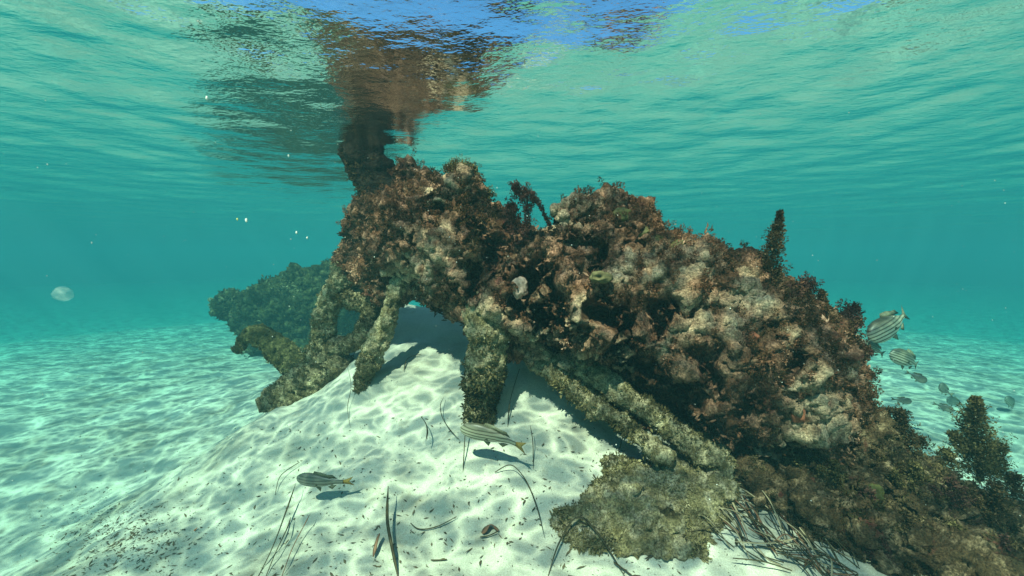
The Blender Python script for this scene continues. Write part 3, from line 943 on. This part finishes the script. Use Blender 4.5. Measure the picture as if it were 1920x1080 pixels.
M_pad = plain("green_algae_pad", (0.085, 0.075, 0.026), .6, .2, .3, 90)
M_sponge = plain("olive_sponge", (0.11, 0.095, 0.045), .8, .15, .3, 120)
M_yellow = plain("yellow_sponge", (0.075, 0.070, 0.022), .8, .15, .35, 90)
M_shell = plain("pink_shell", (0.40, 0.29, 0.23), .7, .2, .4, 120)
M_white = plain("white_shell", (0.72, 0.70, 0.62), .5, .3, .15, 60)
M_orange = plain("orange_sponge", (0.26, 0.09, 0.05), .8, .15, .3, 90)
gp = "green algae pads on the crest of the log"
blob_thing("algae_pad", "olive green algae pad nearest the top of the big hump", "algae", 1166, 402, 1.20, 18, (1, .6, .75), M_pad, 1, gp)
blob_thing("algae_pad", "round green algae pad where the crest starts to fall", "algae", 1206, 436, 1.17, 15, (1, .7, .9), M_pad, 2, gp)
blob_thing("algae_pad", "pale green algae pad halfway down the crest", "algae", 1234, 452, 1.15, 15, (1, .7, .7), M_pad, 3, gp)
blob_thing("algae_pad", "large translucent green algae pad beside the pale slope", "algae", 1272, 468, 1.12, 18, (.9, .6, 1), M_pad, 4, gp)
blob_thing("sponge", "olive capsule sponge with a dark hole on the front of the log", "sponge", 1126, 520, 1.12, 19, (1.15, .8, .62), M_sponge, 5, hole=(-.35, -1, .15))
blob_thing("sponge", "yellow green leafy sponge deep in the lower right shade", "sponge", 1640, 930, .875, 15, (1.0, .6, 1.3), M_yellow, 6, amp=.5)
blob_thing("sponge", "small yellow knob sponge on the pink right bulge", "sponge", 1536, 786, .905, 7, (1, .8, 1.1), M_yellow, 7)
blob_thing("sponge", "small orange sponge by the pink crust on the log", "sponge", 1412, 632, .955, 11, (1, .7, .9), M_orange, 8)
blob_thing("sponge", "red orange sponge with a pit above the drooping bulge", "sponge", 1496, 778, .90, 13, (1, .7, 1.2), M_orange, 9, hole=(.3, -1, .1))
blob_thing("sponge", "pale olive bulb sponge low in the right foreground", "sponge", 1722, 1000, .84, 18, (1, .7, 1.2), M_sponge, 10, amp=.5)
blob_thing("oyster_shell", "cupped pink oyster shell open on the log's left front", "shell", 975, 540, 1.065, 19, (.85, .6, 1.05), M_shell, 49, amp=.38, hole=(-.1, -1, .1))
s = blob_thing("clam_shell", "white ribbed clam shell wedged between seaweeds near the right end", "shell", 1524, 562, 1.0, 17, (1.1, .4, .6), M_white, 50, amp=.1)
blob_thing("clam_shell", "tiny pale clam shell half hidden in the cushion seaweed", "shell", 1797, 862, .93, 6, (1, .4, .7), M_white, 51, amp=.1)

# ------------------------------------------------------------------ fish
def stripe_mat(name, light, dark, freq, lo, belly):
    m, nt, b = new_mat(name)
    L = nt.links.new
    tc = nt.nodes.new("ShaderNodeTexCoord")
    sx = nt.nodes.new("ShaderNodeSeparateXYZ")
    n = nd(nt, "ShaderNodeTexNoise", Scale=7.0, Detail=3.0)
    L(tc.outputs["Object"], n.inputs["Vector"])
    L(tc.outputs["Object"], sx.inputs[0])
    def M(op, a, bb):
        k = nt.nodes.new("ShaderNodeMath"); k.operation = op
        for i, vv in enumerate((a, bb)):
            if isinstance(vv, (int, float)): k.inputs[i].default_value = vv
            else: L(vv, k.inputs[i])
        return k.outputs[0]
    z_ = M('ADD', sx.outputs["Z"], M('MULTIPLY', M('SUBTRACT', n.outputs["Fac"], .5), .02))
    s = M('SINE', M('MULTIPLY', z_, freq), 0.0)
    sr = ramp(nt, M('ADD', M('MULTIPLY', s, .5), .5), [(lo, (0, 0, 0)), (lo + .15, (1, 1, 1))]).outputs[0]
    top = ramp(nt, M('ADD', M('MULTIPLY', sx.outputs["Z"], 3.2), .5), [(0.0, belly), (.45, light), (.95, dark)]).outputs[0]
    c = mixc(nt, sr, dark, top)
    L(c, b.inputs["Base Color"])
    b.inputs["Roughness"].default_value = 0.42
    b.inputs["Specular IOR Level"].default_value = 0.4
    return m
M_fishA = stripe_mat("striped_fish_skin", (0.36, 0.35, 0.26), (0.075, 0.070, 0.045), 130, .22, (0.50, 0.50, 0.40))
M_fishB = stripe_mat("dark_fish_skin", (0.17, 0.18, 0.15), (0.060, 0.065, 0.052), 130, .18, (0.30, 0.31, 0.26))
M_fin = plain("amber_fin", (0.34, 0.22, 0.06), .5, .2, .3, 40)
M_fin2 = plain("grey_fin", (0.14, 0.14, 0.09), .5, .2, .3, 40)
M_eye = plain("fish_eye", (0.012, 0.012, 0.012), .15, .6, .1)

def fin_mesh(name, outline, thick, axis_y=True):
    """thin fin from an outline in the x,z plane, with a thickness and a bevelled edge"""
    n = len(outline)
    cx = sum(p[0] for p in outline) / n; cz = sum(p[1] for p in outline) / n
    V = [(p[0], 0.0, p[1]) for p in outline] + [(cx, thick, cz), (cx, -thick, cz)]
    F = []
    for i in range(n):
        F.append((i, (i + 1) % n, n)); F.append(((i + 1) % n, i, n + 1))
    return mesh_np(name, V, F)

def make_fish(depth, width, skin, fin, tail_h, fork=.07, bend=.0):
    o = empty("striped_fish", (0, 0, 0))
    xs = np.linspace(0.5, -0.34, 30)
    V, Q = [], []
    seg = 20
    for xx in xs:
        t = (0.5 - xx) / 0.84
        prof = (math.sin(math.pi * min(1, t ** .62 * 1.02)) ** .9 if t < .999 else 0)
        h = max(.004 if t < .02 else 0, depth * .5 * prof)
        h = max(h, .036 * min(1, t * 30) if t > .5 else 0.004)
        ww = max(width * .5 * prof, .012 if t > .5 else .003)
        zc = .012 * math.sin(math.pi * t)
        for j in range(seg):
            u = 2 * math.pi * j / seg
            V.append((xx, ww * math.cos(u), zc + h * math.sin(u)))
    n = len(xs)
    for i in range(n - 1):
        for j in range(seg):
            j2 = (j + 1) % seg
            Q.append((i * seg + j, (i + 1) * seg + j, (i + 1) * seg + j2, i * seg + j2))
    link("body", mesh_np("body", V, Q), skin, o)
    th = tail_h
    link("tail_fin", fin_mesh("tail_fin", [(-.32, .028), (-.40, th * .6), (-.50, th), (-.50 + fork, 0), (-.50, -th), (-.40, -th * .6), (-.32, -.028)], .006), fin, o)
    top = depth * .5
    link("dorsal_fin", fin_mesh("dorsal_fin", [(.18, top * .80), (.12, top + .055), (.0, top + .045), (-.10, top * .85 + .03), (-.19, top * .65 + .05), (-.26, top * .38 + .01), (-.1, top * .60), (.05, top * .8)], .005), M_fin2, o)
    link("anal_fin", fin_mesh("anal_fin", [(-.08, -top * .70), (-.15, -top * .8 - .03), (-.24, -top * .38), (-.16, -top * .45)], .005), M_fin2, o)
    link("pelvic_fin", fin_mesh("pelvic_fin", [(.16, -top * .80), (.06, -top - .06), (.03, -top * .85)], .005), M_fin2, o)
    for s in (1, -1):
        f = link("pectoral_fin", fin_mesh("pectoral_fin", [(.22, .0), (.10, .035), (.05, -.02), (.12, -.05)], .004), M_fin2, o)
        f.location = (0, s * width * .52, -.02)
        f.rotation_euler = (0, 0, s * -.18)
        bm = bmesh.new()
        bmesh.ops.create_uvsphere(bm, u_segments=10, v_segments=8, radius=.019)
        me = bpy.data.meshes.new("eye"); bm.to_mesh(me); bm.free()
        e = link("eye", me, M_eye, o)
        e.location = (.385, s * width * .27, .03)
    for ch in o.children:
        for v_ in ch.data.vertices:
            xx = v_.co.x + ch.location.x
            if xx < .15:
                v_.co.y += bend * (xx - .15) ** 2
    return o

def copy_tree(o, parent=None):
    c = o.copy()
    C.objects.link(c)
    c.parent = parent
    for ch in list(o.children):
        copy_tree(ch, c)
    return c

fish_slim = make_fish(.27, .15, M_fishA, M_fin, .10, bend=.25)
fish_dark = make_fish(.23, .13, M_fishB, M_fin, .075, bend=-.3)
fish_deep = make_fish(.34, .17, M_fishA, M_fin2, .13, bend=-.45)
fish_grey = make_fish(.42, .18, M_fishB, M_fin2, .12, bend=.4)
used = set()
def put_fish(proto, head, tail, label, group, roll=0.0):
    h, t = P(*head), P(*tail)
    o = proto if proto.name not in used else copy_tree(proto)
    used.add(proto.name)
    xa = (h - t).normalized()
    up = Vector((0, 0, 1))
    ya = up.cross(xa).normalized()
    za = xa.cross(ya).normalized()
    m = Matrix((xa, ya, za)).transposed().to_4x4()
    m = m @ Matrix.Rotation(roll, 4, 'X')
    ln = (h - t).length
    o.matrix_world = Matrix.Translation((h + t) / 2) @ m @ Matrix.Diagonal((ln, ln, ln, 1))
    tag(o, label, "fish", group)
    return o
gs = "striped fish swimming off the right end of the tree"
gf = "fish hovering over the sand in front"
put_fish(fish_slim, (862, 803, 1.02), (990, 832, .98), "slim striped fish with amber tail over the sand before the stump leg", gf, -.25)
put_fish(fish_dark, (556, 897, 1.08), (654, 911, 1.03), "dark grey fish low over the sand left of the floating blades", gf, -.1)
put_fish(fish_deep, (1628, 634, 1.5), (1722, 582, 1.55), "largest striped fish, nose down, nearest the maroon seaweed", gs, .3)
put_fish(fish_deep, (1612, 643, 1.62), (1668, 668, 1.62), "pale striped fish half hidden behind the maroon seaweed", gs)
put_fish(fish_deep, (1669, 662, 1.85), (1738, 690, 1.88), "second largest striped fish, level, facing left over the sand", gs)
put_fish(fish_grey, (1738, 716, 2.0), (1700, 698, 2.03), "small striped fish facing right below the level one", gs)
put_fish(fish_grey, (1710, 753, 2.0), (1672, 749, 2.03), "rounded grey fish lowest above the narrow brown cone", gs)
put_fish(fish_grey, (1762, 722, 2.3), (1779, 740, 2.34), "tiny round fish seen nearly head on", gs)
put_fish(fish_grey, (1788, 770, 2.1), (1750, 757, 2.14), "small dark fish with its tail to the left, just left of the pyramid seaweed", gs)
put_fish(fish_grey, (1776, 748, 2.9), (1802, 760, 2.93), "faint pale fish just above the small dark one", gs)
put_fish(fish_deep, (1886, 745, 2.9), (1910, 770, 2.93), "faint fish farthest right above the sand", gs)

# ------------------------------------------------------------------ leaves and blades on the sand
M_blade = plain("dead_seagrass", (0.055, 0.042, 0.020), .7, .2, .45, 60)
M_blade_pale = plain("bleached_seagrass", (0.30, 0.24, 0.15), .7, .2, .3, 60)
M_blade_red = plain("rusty_seagrass", (0.17, 0.085, 0.05), .7, .2, .3, 60)

def ribbon(name, pts, width, mat, up=Vector((0, 0, 1)), twist=.6, thick=.0012):
    pts = [Vector(p) for p in pts]
    # Catmull-Rom resample
    res = []
    for i in range(len(pts) - 1):
        p0, p1, p2, p3 = pts[max(i - 1, 0)], pts[i], pts[i + 1], pts[min(i + 2, len(pts) - 1)]
        for s in range(6):
            t = s / 6
            res.append(.5 * ((2 * p1) + (p2 - p0) * t + (2 * p0 - 5 * p1 + 4 * p2 - p3) * t * t + (3 * p1 - p0 - 3 * p2 + p3) * t ** 3))
    res.append(pts[-1])
    o = res[0].copy()
    V, Q = [], []
    n = len(res)
    for k, p in enumerate(res):
        t = (res[min(k + 1, n - 1)] - res[max(k - 1, 0)]).normalized()
        s = t.cross(up)
        s = s.normalized() if s.length > 1e-4 else t.orthogonal().normalized()
        s = (Matrix.Rotation(twist * math.sin(k / n * 3 + len(pts)), 3, t) @ s)
        nn = t.cross(s).normalized()
        wdt = width * .5 * max(.25, min(1, min(k + .6, (n - k - .4)) * 4 / n))
        for a, b_ in ((1, 0), (0, thick), (-1, 0), (0, -thick)):
            V.append((p - o + s * wdt * a + nn * b_)[:])
    for k in range(n - 1):
        for j in range(4):
            j2 = (j + 1) % 4
            Q.append((k * 4 + j, k * 4 + j2, (k + 1) * 4 + j2, (k + 1) * 4 + j))
    return link(name, mesh_np(name, V, Q), mat, None, o)

gb = "dead seagrass blades lying on the sand"
for label, pix, lifts, wd, mat in [
    ("long dark blade standing up from the bottom edge of the sand", [(748, 1090), (736, 1045), (727, 1005), (729, 955)], (.0, .02, .04, .06), .009, M_blade),
    ("long brown blade leaning right at bottom, left of its rusty twin", [(482, 1085), (512, 1040), (538, 985), (556, 938)], (.0, .02, .04, .05), .006, M_blade),
    ("shorter brown blade crossing the long leaning blade", [(497, 1085), (518, 1050), (540, 1010), (546, 990)], (.0, .02, .03, .03), .005, M_blade),
    ("rusty thin blade right of the long leaning blade", [(527, 1085), (548, 1045), (572, 1005), (582, 985)], (.0, .02, .03, .03), .004, M_blade_red),
    ("long thin arching blade in the middle of the sand", [(928, 889), (958, 894), (985, 922), (1006, 965), (1021, 1012)], (.005, .03, .03, .02, .005), .004, M_blade),
    ("short kinked dark blade floating over the sand in the centre", [(790, 812), (799, 826), (802, 842), (799, 860)], (.05, .05, .05, .05), .006, M_blade),
    ("curved thin blade hooked left of the striped fish", [(833, 755), (826, 778), (830, 802), (845, 820), (862, 831)], (.02, .03, .03, .02, .01), .003, M_blade),
    ("straight dark blade standing right of the stump leg", [(952, 800), (957, 775), (974, 742)], (.0, .04, .08), .005, M_blade),
    ("straight thin blade standing under the striped fish's head", [(868, 886), (871, 856), (874, 824)], (.0, .03, .06), .004, M_blade),
    ("curled blade lying flat in the lower middle, ends turned up", [(770, 990), (786, 998), (818, 994), (856, 978)], (.012, .008, .008, .012), .005, M_blade),
    ("bent dark blade rising from the bottom edge and kinked at its top", [(1025, 1090), (1048, 1035), (1082, 1003), (1122, 1028), (1172, 1090)], (.0, .02, .04, .03, .01), .006, M_blade),
    ("long blade running right from the kinked blade", [(1086, 1004), (1140, 1007), (1205, 1024), (1290, 1050)], (.03, .012, .008, .008), .004, M_blade),
    ("wispy thin blade upright on the sand below the olive stub", [(657, 802), (652, 775), (659, 745), (652, 715)], (.0, .02, .04, .06), .002, M_blade),
    ("forked twig of dead seagrass left of the dark grey fish", [(516, 930), (524, 908), (540, 892), (562, 878)], (.003, .02, .02, .02), .004, M_blade),
    ("thin blade standing right of the striped fish's tail", [(1000, 880), (999, 852), (994, 832)], (.0, .03, .05), .003, M_blade),
    ("black blade at bottom edge with its tip curled, below the rock", [(1150, 1062), (1168, 1075), (1190, 1092)], (.01, .01, .01), .012, M_blade),
    ("dark hooked twig on the shaded sand behind the olive stub", [(757, 700), (765, 678), (790, 668)], (.008, .012, .008), .006, M_blade),
    ("little upright spikes of dead grass against the mossy rock", [(1158, 855), (1166, 838), (1172, 826)], (.0, .02, .03), .005, M_blade),
    ("small dark blade lying flat left of the curled blade", [(700, 1052), (707, 1030), (712, 1016)], (.01, .02, .02), .012, M_blade_red),
    ("stubby dark leaf flat on the sand below the curled blade", [(808, 1053), (820, 1055), (838, 1052)], (.004, .006, .004), .010, M_blade),
    ("torn brown leaf on the sand left of the thin arching blade", [(904, 1005), (920, 995), (935, 1000)], (.006, .014, .006), .028, M_blade_red),
    ("dark scrap of leaf beside the torn brown leaf", [(900, 1012), (918, 1010), (934, 1004)], (.006, .008, .01), .008, M_blade),
    ("tiny orange leaf scrap alone on the lower left sand", [(364, 998), (370, 993)], (.004, .006), .007, plain("orange_leaf", (0.55, 0.14, 0.03))),
]:
    pts = [G(px, py, l) for (px, py), l in zip(pix, lifts)]
    tag(ribbon("seagrass_blade", pts, wd * .78, mat), label, "seagrass", gb)

# heap of seagrass washed under the log
hr = random.Random(33)
for k in range(120):
    px = hr.uniform(1310, 1600)
    py = 905 + (px - 1310) * .45 + hr.gauss(30, 45)
    py = max(890, min(1090, py))
    ang = math.radians(hr.gauss(38, 22))
    ln = hr.uniform(40, 130)
    a = G(px - ln * .5 * math.cos(ang), min(1120, py - ln * .5 * math.sin(ang)))
    b_ = G(px + ln * .5 * math.cos(ang), min(1160, py + ln * .5 * math.sin(ang)))
    if (a - b_).length > .35 or (a - b_).length < .02:
        continue
    m_ = (a + b_) / 2 + Vector((hr.gauss(0, .008), hr.gauss(0, .008), hr.uniform(.004, .035)))
    up_ = hr.uniform(.002, .03)
    o = ribbon("seagrass_blade", [a + Vector((0, 0, up_)), m_, b_ + Vector((0, 0, hr.uniform(.002, .02)))], hr.uniform(.0035, .0075),
               M_blade_pale if hr.random() < .3 else (M_blade_red if hr.random() < .2 else M_blade), twist=hr.uniform(.1, 1.0))
    tag(o, "loose dead seagrass blade in the tangled heap under the right half of the log", "seagrass", "seagrass blades heaped under the log")

# fine litter strewn over the sand: bits nobody could count
lr = np.random.default_rng(8)
N = 1900
px = np.concatenate([lr.uniform(120, 1400, N), lr.normal(215, 75, 1400)])
py = np.concatenate([lr.uniform(780, 1085, N) , lr.normal(1000, 42, 1400)])
keep = (py < 1085) & (py > 760)
V, Q = [], []
for a, bb in zip(px[keep], py[keep]):
    p = G(a, bb) if False else None
    t = P(a, bb, 1.0)
    # quick march
    Y = .6
    for _ in range(40):
        qd = t * Y
        gz = gz_fast(qd.x, qd.y)
        dz = qd.z - gz
        if abs(dz) < .002: break
        Y = max(.4, Y + dz / max(.25, -t.z + .15) * .7)
    qd = t * Y
    V.append((qd.x, qd.y))
V = np.array(V)
gz = ground_z(V[:, 0], V[:, 1])
n = len(V)
ang = lr.uniform(0, 6.28, n)
ln = np.clip(lr.lognormal(-5.75, .65, n), .001, .014)
wd = np.clip(ln * lr.uniform(.15, .5, n), .0006, .003)
dx, dy = np.cos(ang), np.sin(ang)
verts, faces = [], []
for k in range(n):
    c_ = np.array([V[k, 0], V[k, 1], gz[k] + .002])
    d = np.array([dx[k], dy[k], lr.uniform(-.1, .3)]) * ln[k]
    s = np.array([-dy[k], dx[k], lr.uniform(-.3, .3)]) * wd[k]
    h = np.array([0, 0, wd[k] * .6])
    o_ = len(verts)
    verts += [c_ - d, c_ + s * .8 - d * .2, c_ + d, c_ - s + d * .1, c_ + h]
    faces += [(o_, o_ + 1, o_ + 4), (o_ + 1, o_ + 2, o_ + 4), (o_ + 2, o_ + 3, o_ + 4), (o_ + 3, o_, o_ + 4)]
lit = link("leaf_litter", mesh_np("leaf_litter", verts, faces), plain("leaf_litter", (0.09, 0.068, 0.04), .8, .1, .6, 25), smooth=False)
tag(lit, "fine dark scraps of dead seagrass strewn over the pale sand", "litter", kind="stuff")

# ------------------------------------------------------------------ drifting specks and a jelly
M_speck = plain("pale_speck", (0.75, 0.75, 0.68), .6, .2, .1)
M_speck_y = plain("yellow_speck", (0.72, 0.68, 0.25), .6, .2, .1)
gd = "pale specks drifting in the water"
for k, (px, py, Y, r, m_, lab) in enumerate([
        (445, 411, 1.0, 2.6, M_speck_y, "yellowish speck drifting left of the trunk"),
        (462, 413, 1.0, 4.0, M_speck, "white speck drifting beside the yellowish one"),
        (556, 436, 1.1, 3.0, M_speck, "faint speck between the white speck and the tree"),
        (576, 446, 1.1, 2.6, M_speck, "small speck nearest the left flank of the tree"),
        (541, 292, 1.0, 2.6, M_speck, "speck drifting high up just under the surface reflection"),
        (388, 184, .8, 4.0, M_speck, "pale speck at upper left before the dark reflection"),
        (932, 352, 1.0, 1.8, M_speck, "tiny speck above the saddle of the log"),
        (172, 455, 1.0, 2.0, M_speck, "tiny speck in open water above the round jelly")]):
    blob_thing("drifting_speck", lab, "speck", px, py, Y, r * .75, (.7, .7, 1.2), m_, 70 + k, gd)
sr_ = np.random.default_rng(4)
sv, sf = [], []
for k in range(1400):
    q_ = np.array(P(sr_.uniform(-50, 1970), sr_.uniform(150, 1000), float(sr_.uniform(.45, 3.2))))
    if q_[2] > SURF - .03 or q_[2] < gz_fast(q_[0], q_[1]) + .03:
        continue
    r_ = sr_.uniform(.0003, .0009)
    o_ = len(sv)
    for a_ in ((1, 0, 0), (-1, 0, 0), (0, 1, 0), (0, -1, 0), (0, 0, 1), (0, 0, -1)):
        sv.append(q_ + np.array(a_) * r_ * sr_.uniform(.6, 1.5))
    for f_ in ((0, 2, 4), (2, 1, 4), (1, 3, 4), (3, 0, 4), (2, 0, 5), (1, 2, 5), (3, 1, 5), (0, 3, 5)):
        sf.append(tuple(o_ + t for t in f_))
tag(link("drifting_silt", mesh_np("drifting_silt", sv, sf), M_speck), "fine pale silt drifting through the water", "silt", kind="stuff")
jm, nt, b = new_mat("jelly")
b.inputs["Base Color"].default_value = (0.75, 0.85, 0.78, 1)
b.inputs["Roughness"].default_value = .4
lw = nd(nt, "ShaderNodeLayerWeight", Blend=0.35)
tr = nt.nodes.new("ShaderNodeBsdfTransparent")
mx = nt.nodes.new("ShaderNodeMixShader")
rj = ramp(nt, lw.outputs["Facing"], [(0.0, (.84,) * 3), (1.0, (.995,) * 3)])
nt.links.new(rj.outputs[0], mx.inputs[0])
nt.links.new(b.outputs[0], mx.inputs[1])
nt.links.new(tr.outputs[0], mx.inputs[2])
nt.links.new(mx.outputs[0], nt.nodes["Material Output"].inputs["Surface"])
blob_thing("jellyfish", "round milky translucent jellyfish drifting in open water at left", "jellyfish", 118, 551, 1.0, 15, (1.1, .9, .9), jm, 80, amp=.15)

# ------------------------------------------------------------------ the water body that things fade into
bm = bmesh.new()
bmesh.ops.create_cube(bm, size=1.0)
for v_ in bm.verts:
    v_.co = (v_.co.x * 104, v_.co.y * 104, (-5.5 if v_.co.z < 0 else 0.78))
me = bpy.data.meshes.new("haze"); bm.to_mesh(me); bm.free()
hm = bpy.data.materials.new("sea_water")
hm.use_nodes = True
nt = hm.node_tree
nt.nodes.remove(nt.nodes["Principled BSDF"])
pv = nt.nodes.new("ShaderNodeVolumePrincipled")
pv.inputs["Color"].default_value = (0.043, 0.114, 0.127, 1)
pv.inputs["Absorption Color"].default_value = (0.0, 0.60, 0.64, 1)
pv.inputs["Density"].default_value = 0.215
pv.inputs["Anisotropy"].default_value = 0.0
nt.links.new(pv.outputs[0], nt.nodes["Material Output"].inputs["Volume"])
hz = link("haze", me, hm, smooth=False)
tag(hz, kind="stuff")
hz["label"] = "clear turquoise sea water that far things fade into"
